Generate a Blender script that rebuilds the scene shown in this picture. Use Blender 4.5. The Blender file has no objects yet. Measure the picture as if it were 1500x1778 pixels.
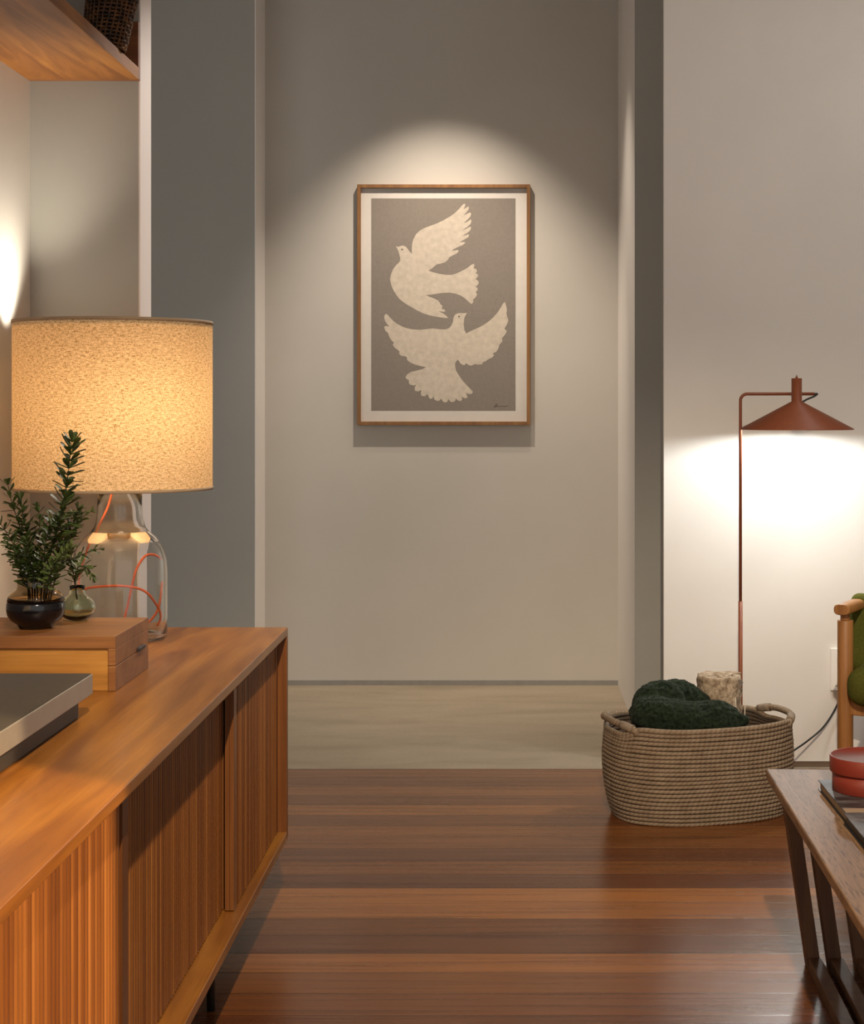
import bpy, bmesh, math, random
from mathutils import Vector, Matrix, noise as mnoise
from mathutils.geometry import tessellate_polygon

sc = bpy.context.scene
COL = sc.collection
PI = math.pi
random.seed(7)

# ------------------------------------------------------------------ camera
FPX, CX, CY, CAMZ = 3000.0, 888.0, 711.0, 1.2
cam_data = bpy.data.cameras.new('camera')
cam_data.sensor_fit = 'HORIZONTAL'
cam_data.sensor_width = 36.0
cam_data.lens = 36.0 * FPX / 1500.0
cam_data.shift_x = (750.0 - CX) / 1500.0
cam_data.shift_y = (CY - 889.0) / 1500.0
cam_data.clip_start = 0.05
cam = bpy.data.objects.new('camera', cam_data)
COL.objects.link(cam)
cam.location = (0, 0, CAMZ)
cam.rotation_euler = (PI / 2, 0, 0)
sc.camera = cam


def P(px, py, y):
    """point in the room seen at a pixel of the 1500x1778 photograph, at depth y"""
    return Vector(((px - CX) * y / FPX, y, CAMZ - (py - CY) * y / FPX))


# ------------------------------------------------------------------ light
sc.view_settings.view_transform = 'Standard'
sc.view_settings.look = 'None'
sc.view_settings.exposure = -0.07
sc.view_settings.gamma = 1.0
sc.view_settings.use_curve_mapping = False
sc.cycles.use_denoising = True
sc.cycles.sample_clamp_indirect = 6.0

W = bpy.data.worlds.new('world')
sc.world = W
W.use_nodes = True
W.node_tree.nodes['Background'].inputs['Color'].default_value = (0.95, 0.925, 0.882, 1)
W.node_tree.nodes['Background'].inputs['Strength'].default_value = 0.92


def spot(name, loc, target, power, size, blend, color, radius):
    d = bpy.data.lights.new(name, 'SPOT')
    d.energy, d.spot_size, d.spot_blend = power, math.radians(size), blend
    d.color, d.shadow_soft_size = color, radius
    o = bpy.data.objects.new(name, d)
    COL.objects.link(o)
    o.location = loc
    o.rotation_euler = (Vector(target) - Vector(loc)).to_track_quat('-Z', 'Y').to_euler()
    return o


WARM = (1.0, 0.72, 0.42)
spot('picture_spotlight', (-0.30, 6.78, 2.86), (-0.30, 7.53, 1.22), 118, 78, 1.0, (1.0, 0.85, 0.69), 0.02)
spot('ceiling_spotlight', (0.12, 0.55, 3.0), (0.46, 3.85, 0.0), 560, 54, 0.6, (1.0, 0.80, 0.58), 0.022)
spot('side_spotlight', (1.75, 0.25, 2.7), (-0.68, 0.905, 1.066), 1250, 48, 0.05, (1.0, 0.68, 0.36), 0.02)
spot('passage_spotlight', (0.30, 6.20, 3.0), (-0.945, 4.46, 1.45), 250, 36, 0.7, (1.0, 0.86, 0.76), 0.03)
spot('hall_spotlight', (0.02, 6.86, 3.05), (0.16, 6.92, 0.0), 66, 72, 1.0, (1.0, 0.865, 0.69), 0.03)
spot('right_wall_fill', (1.9, 3.9, 3.05), (1.1, 5.8, 1.5), 78, 95, 1.0, (1.0, 0.95, 0.88), 0.2)  # unseen fill light added to brighten the right wall
spot('wall_uplight', (-1.140, 4.190, 1.345), (-1.140 - 0.16, 4.190 + 0.01, 2.345), 20.0, 88, 1.0, (1.0, 0.88, 0.70), 0.02)

# ------------------------------------------------------------------ helpers


def thing(name, label, cat, loc=(0, 0, 0), rotz=0.0, group=None):
    o = bpy.data.objects.new(name, None)
    COL.objects.link(o)
    o.empty_display_size = 0.05
    o.location = loc
    o.rotation_euler = (0, 0, rotz)
    o['label'] = label
    o['category'] = cat
    if group:
        o['group'] = group
    return o


def tag(o, label, cat, group=None):
    o['label'] = label
    o['category'] = cat
    if group:
        o['group'] = group
    return o


def root_loc(o):
    v = Vector((0, 0, 0))
    while o:
        v = v + Vector(o.location)
        o = o.parent
    return v


def obj(name, bm, mats, parent=None, smooth=False, bevel=0.0, local=False, loc=None, segs=2):
    """link a bmesh as ONE mesh object. Geometry is in room coordinates unless local."""
    me = bpy.data.meshes.new(name)
    if not isinstance(mats, (list, tuple)):
        mats = [mats]
    for m in mats:
        me.materials.append(m)
    o = bpy.data.objects.new(name, me)
    COL.objects.link(o)
    if parent is not None:
        o.parent = parent
        if not local:
            bmesh.ops.translate(bm, vec=-root_loc(parent), verts=bm.verts)
    elif loc is not None:
        o.location = loc
        bmesh.ops.translate(bm, vec=-Vector(loc), verts=bm.verts)
    bmesh.ops.recalc_face_normals(bm, faces=bm.faces)
    if smooth:
        for f in bm.faces:
            f.smooth = True
    bm.to_mesh(me)
    bm.free()
    if bevel > 0:
        b = o.modifiers.new('bevel', 'BEVEL')
        b.width = bevel
        b.segments = segs
        b.limit_method = 'ANGLE'
        b.angle_limit = math.radians(40)
    return o


def struct(name, bm, mats, **k):
    o = obj(name, bm, mats, **k)
    o['kind'] = 'structure'
    return o


def B():
    bm = bmesh.new()
    bm.loops.layers.uv.new('UVMap')
    return bm


def box(bm, x0, x1, y0, y1, z0, z1, mi=0):
    v = [bm.verts.new(p) for p in ((x0, y0, z0), (x1, y0, z0), (x1, y1, z0), (x0, y1, z0),
                                   (x0, y0, z1), (x1, y0, z1), (x1, y1, z1), (x0, y1, z1))]
    for q in ((0, 3, 2, 1), (4, 5, 6, 7), (0, 1, 5, 4), (1, 2, 6, 5), (2, 3, 7, 6), (3, 0, 4, 7)):
        f = bm.faces.new([v[i] for i in q])
        f.material_index = mi
    return bm


def hexa(bm, lo, hi, mi=0):
    """two quads (lists of four points, same winding) joined into a block"""
    a = [bm.verts.new(p) for p in lo]
    b = [bm.verts.new(p) for p in hi]
    bm.faces.new(a[::-1]).material_index = mi
    bm.faces.new(b).material_index = mi
    for i in range(4):
        j = (i + 1) % 4
        bm.faces.new((a[i], a[j], b[j], b[i])).material_index = mi
    return bm


def lathe(bm, prof, center, n=48, mi=0, closed=False):
    """revolve (r, z) profile about the vertical axis through center; uv in metres"""
    uvl = bm.loops.layers.uv.active
    cx, cy, cz = center
    rings = []
    s = [0.0]
    for i in range(1, len(prof)):
        s.append(s[-1] + math.dist(prof[i], prof[i - 1]))
    rmax = max(p[0] for p in prof)
    for r, z in prof:
        if r < 1e-6:
            rings.append([bm.verts.new((cx, cy, cz + z))])
        else:
            rings.append([bm.verts.new((cx + r * math.cos(2 * PI * k / n), cy + r * math.sin(2 * PI * k / n), cz + z)) for k in range(n)])
    m = len(rings)
    pairs = [(i, i + 1) for i in range(m - 1)] + ([(m - 1, 0)] if closed else [])
    for i, j in pairs:
        a, b = rings[i], rings[j]
        for k in range(n):
            l = (k + 1) % n
            if len(a) == 1 and len(b) == 1:
                continue
            if len(a) == 1:
                f = bm.faces.new((a[0], b[l], b[k]))
            elif len(b) == 1:
                f = bm.faces.new((a[k], a[l], b[0]))
            else:
                f = bm.faces.new((a[k], a[l], b[l], b[k]))
                c = 2 * PI * rmax / n
                for lp, uv in zip(f.loops, ((k * c, s[i]), ((k + 1) * c, s[i]), ((k + 1) * c, s[j]), (k * c, s[j]))):
                    lp[uvl].uv = uv
            f.material_index = mi
            f.smooth = True
    return bm


def spline(pts, n=8):
    """Catmull-Rom through points"""
    pts = [Vector(p) for p in pts]
    if len(pts) < 3:
        return pts
    out = []
    ext = [2 * pts[0] - pts[1]] + pts + [2 * pts[-1] - pts[-2]]
    for i in range(1, len(ext) - 2):
        p0, p1, p2, p3 = ext[i - 1:i + 3]
        for k in range(n):
            t = k / n
            out.append(0.5 * ((2 * p1) + (p2 - p0) * t + (2 * p0 - 5 * p1 + 4 * p2 - p3) * t * t + (3 * p1 - p0 - 3 * p2 + p3) * t ** 3))
    out.append(pts[-1])
    return out


def tube(bm, pts, rad, n=10, mi=0, closed=False, cap=True, oval=1.0):
    """tube along points; rad number or list; uv u along in metres, v round 0..1"""
    uvl = bm.loops.layers.uv.active
    pts = [Vector(p) for p in pts]
    m = len(pts)
    rads = rad if isinstance(rad, (list, tuple)) else [rad] * m
    tang = []
    for i in range(m):
        if closed:
            t = pts[(i + 1) % m] - pts[i - 1]
        else:
            t = pts[min(i + 1, m - 1)] - pts[max(i - 1, 0)]
        tang.append(t.normalized())
    ref = Vector((0, 0, 1)) if abs(tang[0].z) < 0.9 else Vector((0, 1, 0))
    nrm = (ref - tang[0] * ref.dot(tang[0])).normalized()
    rings, s = [], 0.0
    ss = []
    for i in range(m):
        if closed:
            nrm = Vector((0, 0, 1))
        nrm = (nrm - tang[i] * nrm.dot(tang[i])).normalized()
        bi = tang[i].cross(nrm)
        if i:
            s += (pts[i] - pts[i - 1]).length
        ss.append(s)
        rings.append([bm.verts.new(pts[i] + (nrm * math.cos(2 * PI * k / n) + bi * math.sin(2 * PI * k / n) * oval) * rads[i]) for k in range(n)])
    rng = m if closed else m - 1
    for i in range(rng):
        j = (i + 1) % m
        sj = ss[j] if j else s + (pts[0] - pts[-1]).length
        for k in range(n):
            l = (k + 1) % n
            f = bm.faces.new((rings[i][k], rings[i][l], rings[j][l], rings[j][k]))
            f.material_index = mi
            f.smooth = True
            for lp, uv in zip(f.loops, ((ss[i], k / n), (ss[i], (k + 1) / n), (sj, (k + 1) / n), (sj, k / n))):
                lp[uvl].uv = uv
    if cap and not closed:
        bm.faces.new(rings[0][::-1]).material_index = mi
        bm.faces.new(rings[-1]).material_index = mi
    return bm


def ball(bm, c, r, scale=(1, 1, 1), sub=3):
    ret = bmesh.ops.create_icosphere(bm, subdivisions=sub, radius=r)
    for v in ret['verts']:
        v.co = Vector((v.co.x * scale[0], v.co.y * scale[1], v.co.z * scale[2])) + Vector(c)
        for f in v.link_faces:
            f.smooth = True
    return bm


# ------------------------------------------------------------------ materials
class N:
    def __init__(self, name):
        self.m = bpy.data.materials.new(name)
        self.m.use_nodes = True
        self.t = self.m.node_tree
        self.b = self.t.nodes['Principled BSDF']
        self.out = self.t.nodes['Material Output']

    def n(self, kind, **props):
        x = self.t.nodes.new(kind)
        for k, v in props.items():
            setattr(x, k, v)
        return x

    def link(self, a, b):
        self.t.links.new(a, b)

    def math(self, op, a, b=None):
        x = self.n('ShaderNodeMath', operation=op)
        for i, v in enumerate((a, b)):
            if v is None:
                continue
            if isinstance(v, (int, float)):
                x.inputs[i].default_value = v
            else:
                self.link(v, x.inputs[i])
        return x.outputs[0]

    def coords(self, scale=(1, 1, 1), kind='Object', rot=(0, 0, 0)):
        tc = self.n('ShaderNodeTexCoord')
        mp = self.n('ShaderNodeMapping')
        mp.inputs['Scale'].default_value = scale
        mp.inputs['Rotation'].default_value = rot
        self.link(tc.outputs[kind], mp.inputs['Vector'])
        return mp.outputs['Vector']

    def noise(self, vec, scale=5, detail=4, rough=0.5, dist=0.0):
        x = self.n('ShaderNodeTexNoise')
        x.inputs['Scale'].default_value = scale
        x.inputs['Detail'].default_value = detail
        x.inputs['Roughness'].default_value = rough
        x.inputs['Distortion'].default_value = dist
        if vec is not None:
            self.link(vec, x.inputs['Vector'])
        return x.outputs['Fac']

    def ramp(self, fac, stops):
        x = self.n('ShaderNodeValToRGB')
        el = x.color_ramp.elements
        while len(el) < len(stops):
            el.new(0.5)
        for e, (p, c) in zip(el, stops):
            e.position = p
            e.color = (*c, 1) if len(c) == 3 else c
        self.link(fac, x.inputs['Fac'])
        return x.outputs['Color']

    def mix(self, fac, a, b, blend='MIX'):
        x = self.n('ShaderNodeMix', data_type='RGBA', blend_type=blend)
        for s, v in ((x.inputs[0], fac), (x.inputs[6], a), (x.inputs[7], b)):
            if isinstance(v, (int, float)):
                s.default_value = v
            elif isinstance(v, tuple):
                s.default_value = (*v, 1)
            else:
                self.link(v, s)
        return x.outputs[2]

    def bump(self, h, strength=0.2, dist=0.002):
        x = self.n('ShaderNodeBump')
        x.inputs['Strength'].default_value = strength
        x.inputs['Distance'].default_value = dist
        self.link(h, x.inputs['Height'])
        self.link(x.outputs['Normal'], self.b.inputs['Normal'])

    def set(self, **k):
        for key, v in k.items():
            s = self.b.inputs[key.replace('_', ' ')]
            if isinstance(v, tuple):
                s.default_value = (*v, 1) if len(v) == 3 else v
            elif isinstance(v, (int, float)):
                s.default_value = v
            else:
                self.link(v, s)
        return self


def plain(name, color, rough=0.5, metal=0.0, vary=0.06, scale=30, bump=0.0, bscale=200, bdist=0.001, spec=0.5, coat=0.0):
    k = N(name)
    c = k.coords()
    f = k.noise(c, scale, 3)
    lo = tuple(x * (1 - vary) for x in color)
    hi = tuple(min(1, x * (1 + vary)) for x in color)
    k.set(Base_Color=k.ramp(f, [(0.3, lo), (0.7, hi)]), Roughness=rough, Metallic=metal, Specular_IOR_Level=spec, Coat_Weight=coat)
    if bump:
        k.bump(k.noise(c, bscale, 3), bump, bdist)
    return k.m


def paint(name, color, rough=0.75):
    k = N(name)
    c = k.coords()
    f = k.noise(c, 1.7, 4, 0.6)
    lo = tuple(x * 0.96 for x in color)
    hi = tuple(x * 1.03 for x in color)
    k.set(Base_Color=k.ramp(f, [(0.3, lo), (0.7, hi)]), Roughness=rough, Specular_IOR_Level=0.25)
    k.bump(k.noise(c, 420, 3, 0.7), 0.12, 0.001)
    return k.m


def wood(name, dark, mid, light, along='Y', rough=0.38, scale=1.0, coat=0.0, contrast=1.0, pores=0.0):
    k = N(name)
    s = {'X': (0.09, 1, 1), 'Y': (1, 0.09, 1), 'Z': (1, 1, 0.09)}[along]
    c = k.coords(tuple(x * scale for x in s))
    big = k.noise(c, 9, 5, 0.55, 1.6)
    s2 = {'X': (0.02, 1, 1), 'Y': (1, 0.02, 1), 'Z': (1, 1, 0.02)}[along]
    fine = k.noise(k.coords(tuple(x * scale for x in s2)), 190, 3, 0.6)
    a = 0.5 - 0.17 / contrast
    b = 0.5 + 0.17 / contrast
    col = k.ramp(big, [(a, dark), (0.5, mid), (b, light)])
    fm = k.ramp(fine, [(0.3, (0.72, 0.70, 0.68)), (0.62, (1.0, 1.0, 1.0))])
    col = k.mix(0.75, col, fm, 'MULTIPLY')
    if pores:
        p = k.noise(k.coords(tuple(x * scale for x in {'X': (0.06, 1, 1), 'Y': (1, 0.06, 1), 'Z': (1, 1, 0.06)}[along])), 340, 2, 0.5)
        col = k.mix(pores, col, k.ramp(p, [(0.36, (0.35, 0.32, 0.3)), (0.46, (1, 1, 1))]), 'MULTIPLY')
    k.set(Base_Color=col, Roughness=rough, Coat_Weight=coat, Coat_Roughness=0.2)
    k.bump(fine, 0.12, 0.0006)
    return k.m


def tambour(name, pitch):
    """teak slats standing side by side: each slat its own tone, grain upright"""
    k = N(name)
    tc = k.n('ShaderNodeTexCoord')
    sep = k.n('ShaderNodeSeparateXYZ')
    k.link(tc.outputs['Object'], sep.inputs[0])
    row = k.math('FLOOR', k.math('DIVIDE', sep.outputs['Y'], pitch))
    wn = k.n('ShaderNodeTexWhiteNoise', noise_dimensions='1D')
    k.link(row, wn.inputs['W'])
    tone = k.ramp(wn.outputs['Value'], [(0.0, (0.150, 0.048, 0.009)), (0.45, (0.215, 0.074, 0.014)), (0.8, (0.255, 0.092, 0.018)), (1.0, (0.34, 0.132, 0.030))])
    fine = k.noise(k.coords((1, 1, 0.03)), 150, 4, 0.6)
    col = k.mix(0.8, tone, k.ramp(fine, [(0.3, (0.66, 0.62, 0.58)), (0.65, (1, 1, 1))]), 'MULTIPLY')
    k.set(Base_Color=col, Roughness=0.42)
    return k.m


def planks(name):
    k = N(name)
    tc = k.n('ShaderNodeTexCoord')
    sep = k.n('ShaderNodeSeparateXYZ')
    k.link(tc.outputs['Object'], sep.inputs[0])
    w = 0.13
    yy = k.math('DIVIDE', k.math('SUBTRACT', sep.outputs['Y'], 3.42 - 13.0), w)
    row = k.math('FLOOR', yy)
    fr = k.math('FRACT', yy)
    wn = k.n('ShaderNodeTexWhiteNoise', noise_dimensions='1D')
    k.link(row, wn.inputs['W'])
    wn2 = wn
    tones = {0: 3, 1: 4, 2: 7, 3: 2, 4: 3, 5: 8, 6: 9, 7: 2, 8: 4, 9: 2, 10: 4, 11: 5, 12: 3, 13: 6, 14: 3, 15: 5, 16: 3, 17: 4, 18: 2, 19: 5, 20: 3, 21: 6, 22: 4, 23: 2}
    fac = k.math('DIVIDE', k.math('ADD', k.math('MODULO', k.math('SUBTRACT', row, 96), 24), 0.5), 24.0)
    rp = k.n('ShaderNodeValToRGB')
    rp.color_ramp.interpolation = 'CONSTANT'
    el = rp.color_ramp.elements
    while len(el) < 24:
        el.new(0.5)
    lo, hi = (0.125, 0.038, 0.010), (0.35, 0.132, 0.030)
    for q, e in enumerate(el):
        e.position = q / 24.0
        t_ = (tones[(q - 4) % 24] - 2) / 7.0
        e.color = tuple(a + (b - a) * t_ for a, b in zip(lo, hi)) + (1,)
    k.link(fac, rp.inputs['Fac'])
    tone = rp.outputs['Color']
    # grain: long streaks along x, shifted per plank
    comb = k.n('ShaderNodeCombineXYZ')
    k.link(k.math('ADD', k.math('MULTIPLY', sep.outputs['X'], 0.9), k.math('MULTIPLY', wn2.outputs['Value'], 40)), comb.inputs[0])
    k.link(k.math('MULTIPLY', sep.outputs['Y'], 26.0), comb.inputs[1])
    g = k.noise(comb.outputs[0], 1.6, 6, 0.62, 0.7)
    col = k.mix(0.85, tone, k.ramp(g, [(0.28, (0.42, 0.40, 0.38)), (0.52, (1, 1, 1)), (0.75, (1.18, 1.15, 1.1))]), 'MULTIPLY')
    seam = k.math('LESS_THAN', fr, 0.016)
    col = k.mix(seam, col, (0.020, 0.009, 0.005))
    k.set(Base_Color=col, Roughness=k.ramp(g, [(0.3, (0.30, 0.30, 0.30)), (0.7, (0.21, 0.21, 0.21))]), Specular_IOR_Level=0.36)
    edge = k.math('MINIMUM', k.math('MULTIPLY', fr, 30.0), 1.0)
    k.bump(k.math('ADD', edge, k.math('MULTIPLY', g, 0.10)), 0.22, 0.0010)
    return k.m


def concrete(name):
    k = N(name)
    c = k.coords((1, 1, 1))
    f = k.noise(k.coords((0.6, 1.8, 1)), 3.2, 7, 0.62, 0.5)
    s = k.noise(c, 60, 4)
    col = k.ramp(f, [(0.30, (0.305, 0.25, 0.18)), (0.5, (0.37, 0.307, 0.225)), (0.72, (0.425, 0.355, 0.265))])
    col = k.mix(0.3, col, k.ramp(s, [(0.35, (0.75, 0.75, 0.75)), (0.6, (1, 1, 1))]), 'MULTIPLY')
    k.set(Base_Color=col, Roughness=0.5)
    k.bump(f, 0.1, 0.002)
    return k.m


def linen(name):
    k = N(name)
    tc = k.n('ShaderNodeTexCoord')

    def nz(sx, sy, sc, d=3):
        mp = k.n('ShaderNodeMapping')
        mp.inputs['Scale'].default_value = (sx, sy, 1)
        k.link(tc.outputs['UV'], mp.inputs['Vector'])
        return k.noise(mp.outputs['Vector'], sc, d, 0.6, 0.3)
    h = nz(0.16, 1.0, 760)
    v = nz(1.0, 0.18, 760)
    slub = nz(0.25, 1.0, 330, 4)
    f = k.math('ADD', k.math('MULTIPLY', k.math('ADD', h, v), 0.36), k.math('MULTIPLY', slub, 0.30))
    col = k.ramp(f, [(0.40, (0.26, 0.155, 0.07)), (0.47, (0.58, 0.41, 0.22)), (0.54, (0.83, 0.66, 0.43)), (0.64, (0.95, 0.83, 0.60))])
    d = k.n('ShaderNodeBsdfDiffuse')
    t = k.n('ShaderNodeBsdfTranslucent')
    k.link(col, d.inputs['Color'])
    k.link(k.mix(1.0, col, (1.0, 0.86, 0.63), 'MULTIPLY'), t.inputs['Color'])
    mx = k.n('ShaderNodeMixShader')
    mx.inputs[0].default_value = 0.25
    k.link(d.outputs[0], mx.inputs[1])
    k.link(t.outputs[0], mx.inputs[2])
    k.link(mx.outputs[0], k.out.inputs['Surface'])
    return k.m


def glass(name, color, rough=0.0, ior=1.45):
    k = N(name)
    k.set(Base_Color=color, Roughness=rough, IOR=ior, Transmission_Weight=1.0)
    return k.m


def glow(name, color, strength):
    k = N(name)
    k.set(Base_Color=(1, 1, 1), Emission_Color=color, Emission_Strength=strength)
    return k.m


def rope(name):
    k = N(name)
    tc = k.n('ShaderNodeTexCoord')
    sep = k.n('ShaderNodeSeparateXYZ')
    k.link(tc.outputs['UV'], sep.inputs[0])
    a = k.math('ADD', k.math('MULTIPLY', sep.outputs[0], 2 * PI / 0.0150), k.math('MULTIPLY', sep.outputs[1], 2 * PI))
    tw = k.math('ADD', k.math('MULTIPLY', k.math('SINE', a), 0.5), 0.5)
    n1 = k.noise(k.coords(), 26, 4)
    col = k.ramp(n1, [(0.3, (0.25, 0.185, 0.125)), (0.7, (0.33, 0.255, 0.18))])
    col = k.mix(0.45, col, k.ramp(tw, [(0.0, (0.55, 0.52, 0.48)), (0.5, (1, 1, 1))]), 'MULTIPLY')
    k.set(Base_Color=col, Roughness=0.9, Specular_IOR_Level=0.1)
    k.bump(tw, 0.7, 0.002)
    return k.m


def fluffy(name, lo, hi, scale=90):
    k = N(name)
    c = k.coords()
    f = k.noise(c, scale, 5, 0.7)
    k.set(Base_Color=k.ramp(f, [(0.35, lo), (0.68, hi)]), Roughness=0.95, Specular_IOR_Level=0.05, Sheen_Weight=0.06, Sheen_Roughness=0.5)
    k.bump(f, 0.8, 0.004)
    return k.m


def photo_print(name, cols, scale):
    k = N(name)
    f = k.noise(k.coords((1, 2.2, 1)), scale, 5, 0.65, 1.2)
    k.set(Base_Color=k.ramp(f, [(0.3 + 0.4 * i / (len(cols) - 1), c) for i, c in enumerate(cols)]), Roughness=0.5, Specular_IOR_Level=0.3)
    return k.m


M = {}
M['wall'] = paint('warm_grey_plaster', (0.555, 0.525, 0.48))
M['wall_light'] = paint('pale_plaster', (0.76, 0.735, 0.695))
M['wall_dark'] = paint('grey_painted_panel', (0.405, 0.40, 0.375))
M['white_trim'] = paint('white_trim_paint', (0.86, 0.82, 0.79), 0.5)
M['ceiling'] = paint('white_ceiling_paint', (0.72, 0.70, 0.67))
M['gap'] = plain('grey_baseboard', (0.26, 0.25, 0.235), 0.5)
M['gap_brown'] = plain('brown_baseboard', (0.16, 0.105, 0.07), 0.5)
M['floor'] = planks('hardwood_planks')
M['concrete'] = concrete('polished_concrete')
M['teak'] = wood('teak_along', (0.19, 0.062, 0.007), (0.29, 0.108, 0.012), (0.40, 0.168, 0.023), 'Y', 0.34, 1.0, 0.1)
M['teak_z'] = wood('teak_upright', (0.18, 0.056, 0.009), (0.25, 0.086, 0.015), (0.33, 0.125, 0.025), 'Z', 0.4)
M['slats'] = tambour('teak_slats', 0.018)
M['shelf'] = wood('shelf_wood', (0.25, 0.085, 0.012), (0.36, 0.135, 0.020), (0.45, 0.185, 0.032), 'Y', 0.4, 1.4, 0.0, 1.5)
M['shelf_dark'] = wood('shelf_wood_shaded', (0.17, 0.06, 0.02), (0.24, 0.09, 0.03), (0.3, 0.12, 0.04), 'X', 0.45)  # darker copy of the shelf wood, shade painted into the end panel
M['boxwood'] = wood('box_wood', (0.17, 0.064, 0.016), (0.235, 0.092, 0.024), (0.30, 0.128, 0.037), 'X', 0.45, 1.2)
M['boxpanel'] = wood('box_panel_wood', (0.33, 0.14, 0.024), (0.43, 0.195, 0.036), (0.51, 0.245, 0.05), 'X', 0.42, 1.2)
M['walnut'] = wood('table_oak', (0.165, 0.092, 0.046), (0.235, 0.138, 0.074), (0.31, 0.192, 0.109), 'Y', 0.5, 1.0, 0.0, 1.3, 0.8)
M['walnut'].node_tree.nodes['Principled BSDF'].inputs['Specular IOR Level'].default_value = 0.25
M['walnut_leg'] = wood('table_leg_wood', (0.09, 0.045, 0.024), (0.135, 0.068, 0.034), (0.16, 0.083, 0.04), 'Z', 0.6)
M['chairwood'] = wood('chair_beech', (0.29, 0.125, 0.038), (0.38, 0.17, 0.052), (0.46, 0.22, 0.075), 'Z', 0.4, 1.0)
M['oakframe'] = wood('oak_picture_frame', (0.19, 0.085, 0.026), (0.25, 0.115, 0.036), (0.31, 0.15, 0.05), 'Z', 0.45, 2.0)
M['steel'] = plain('dark_steel', (0.045, 0.042, 0.04), 0.4, 0.6)
M['black'] = plain('black_leather', (0.016, 0.015, 0.015), 0.55)
M['linen'] = linen('natural_linen')
M['shade_trim'] = plain('linen_binding', (0.42, 0.31, 0.20), 0.8)
M['glass'] = glass('clear_glass', (0.97, 0.98, 0.975))
M['orange'] = plain('orange_fabric_cord', (0.83, 0.16, 0.05), 0.6)
M['bulb_warm'] = glow('warm_bulb', (1.0, 0.80, 0.57), 88.0)
M['bulb_cool'] = glow('neutral_bulb', (0.97, 1.0, 0.985), 440.0)
M['rust'] = plain('rust_powder_coat', (0.215, 0.058, 0.021), 0.5, 0.0, 0.05, 60, 0.1, 600, 0.0004)
M['rust_in'] = plain('shade_inside_white', (0.80, 0.77, 0.72), 0.5)
M['cable'] = plain('black_cable', (0.012, 0.011, 0.011), 0.5)
M['mat'] = plain('white_mat_board', (0.63, 0.595, 0.55), 0.85, 0, 0.02)
M['art_bg'] = plain('art_paper_taupe', (0.225, 0.195, 0.168), 0.85, 0, 0.05, 90)
M['art_dove'] = plain('art_dove_cream', (0.54, 0.475, 0.395), 0.85, 0, 0.10, 45)
M['art_ink'] = plain('art_ink', (0.13, 0.11, 0.09), 0.8)
M['rope'] = rope('cotton_rope')
M['rope_dark'] = plain('rope_groove_shade', (0.085, 0.060, 0.040), 0.95)  # darker inner coils paint shade into the grooves
M['rope_wrap'] = plain('handle_wrap', (0.25, 0.19, 0.135), 0.8, 0, 0.15, 120, 0.4, 300)
M['throw'] = fluffy('dark_green_fleece', (0.005, 0.009, 0.005), (0.030, 0.046, 0.028), 110)
M['rug'] = fluffy('cream_wool', (0.20, 0.14, 0.09), (0.66, 0.54, 0.40), 60)
M['fringe'] = plain('white_fringe', (0.75, 0.68, 0.58), 0.9)
M['red'] = plain('red_lacquer', (0.20, 0.028, 0.016), 0.42, 0, 0.08, 40)
M['pages'] = plain('book_pages', (0.36, 0.28, 0.20), 0.8, 0, 0.1, 200)
M['cover_a'] = photo_print('cover_landscape', [(0.02, 0.02, 0.022), (0.035, 0.03, 0.03), (0.10, 0.10, 0.105), (0.22, 0.205, 0.20)], 9)
M['cover_b'] = photo_print('cover_grey', [(0.05, 0.05, 0.055), (0.11, 0.115, 0.13), (0.20, 0.20, 0.22)], 14)
M['cover_band'] = plain('cover_beige_band', (0.34, 0.26, 0.185), 0.5)
M['cover_black'] = plain('cover_black', (0.012, 0.012, 0.013), 0.45)
M['green_fabric'] = plain('olive_upholstery', (0.085, 0.088, 0.016), 0.9, 0, 0.18, 160, 0.4, 500, 0.001, 0.1)
M['alu'] = plain('brushed_aluminium', (0.40, 0.375, 0.34), 0.42, 0.55, 0.04)
M['slab_top'] = plain('matte_slate_top', (0.045, 0.041, 0.034), 0.6, 0, 0.06)
M['slab_base'] = plain('charcoal_base', (0.035, 0.033, 0.031), 0.5)
M['green_glass'] = glass('pale_green_glass', (0.80, 0.89, 0.77), 0.05)
M['smoke_glass'] = glass('smoky_glass', (0.62, 0.55, 0.42), 0.02)
M['navy'] = plain('blue_black_glaze', (0.004, 0.0045, 0.007), 0.14, 0, 0.1, 30, 0, 200, 0.001, 0.6)
M['leaf'] = plain('dark_leaf', (0.046, 0.076, 0.015), 0.5, 0, 0.35, 60)
M['leaf_pale'] = plain('fresh_leaf', (0.090, 0.130, 0.032), 0.5, 0, 0.3, 60)
M['stem'] = plain('woody_stem', (0.040, 0.034, 0.016), 0.7)
M['plate'] = plain('white_plastic', (0.88, 0.86, 0.83), 0.4, 0, 0.01)
M['socket_grey'] = plain('grey_plastic', (0.30, 0.285, 0.26), 0.5)


def wicker(name):
    k = N(name)
    tc = k.n('ShaderNodeTexCoord')
    sep = k.n('ShaderNodeSeparateXYZ')
    k.link(tc.outputs['UV'], sep.inputs[0])
    f = k.noise(k.coords(), 55, 4)
    k.set(Base_Color=k.ramp(f, [(0.35, (0.020, 0.009, 0.004)), (0.65, (0.16, 0.072, 0.022))]), Roughness=0.6)
    return k.m


M['wicker'] = wicker('dark_wicker')
M['wicker_in'] = plain('wicker_shadow', (0.010, 0.007, 0.005), 0.9)

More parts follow.
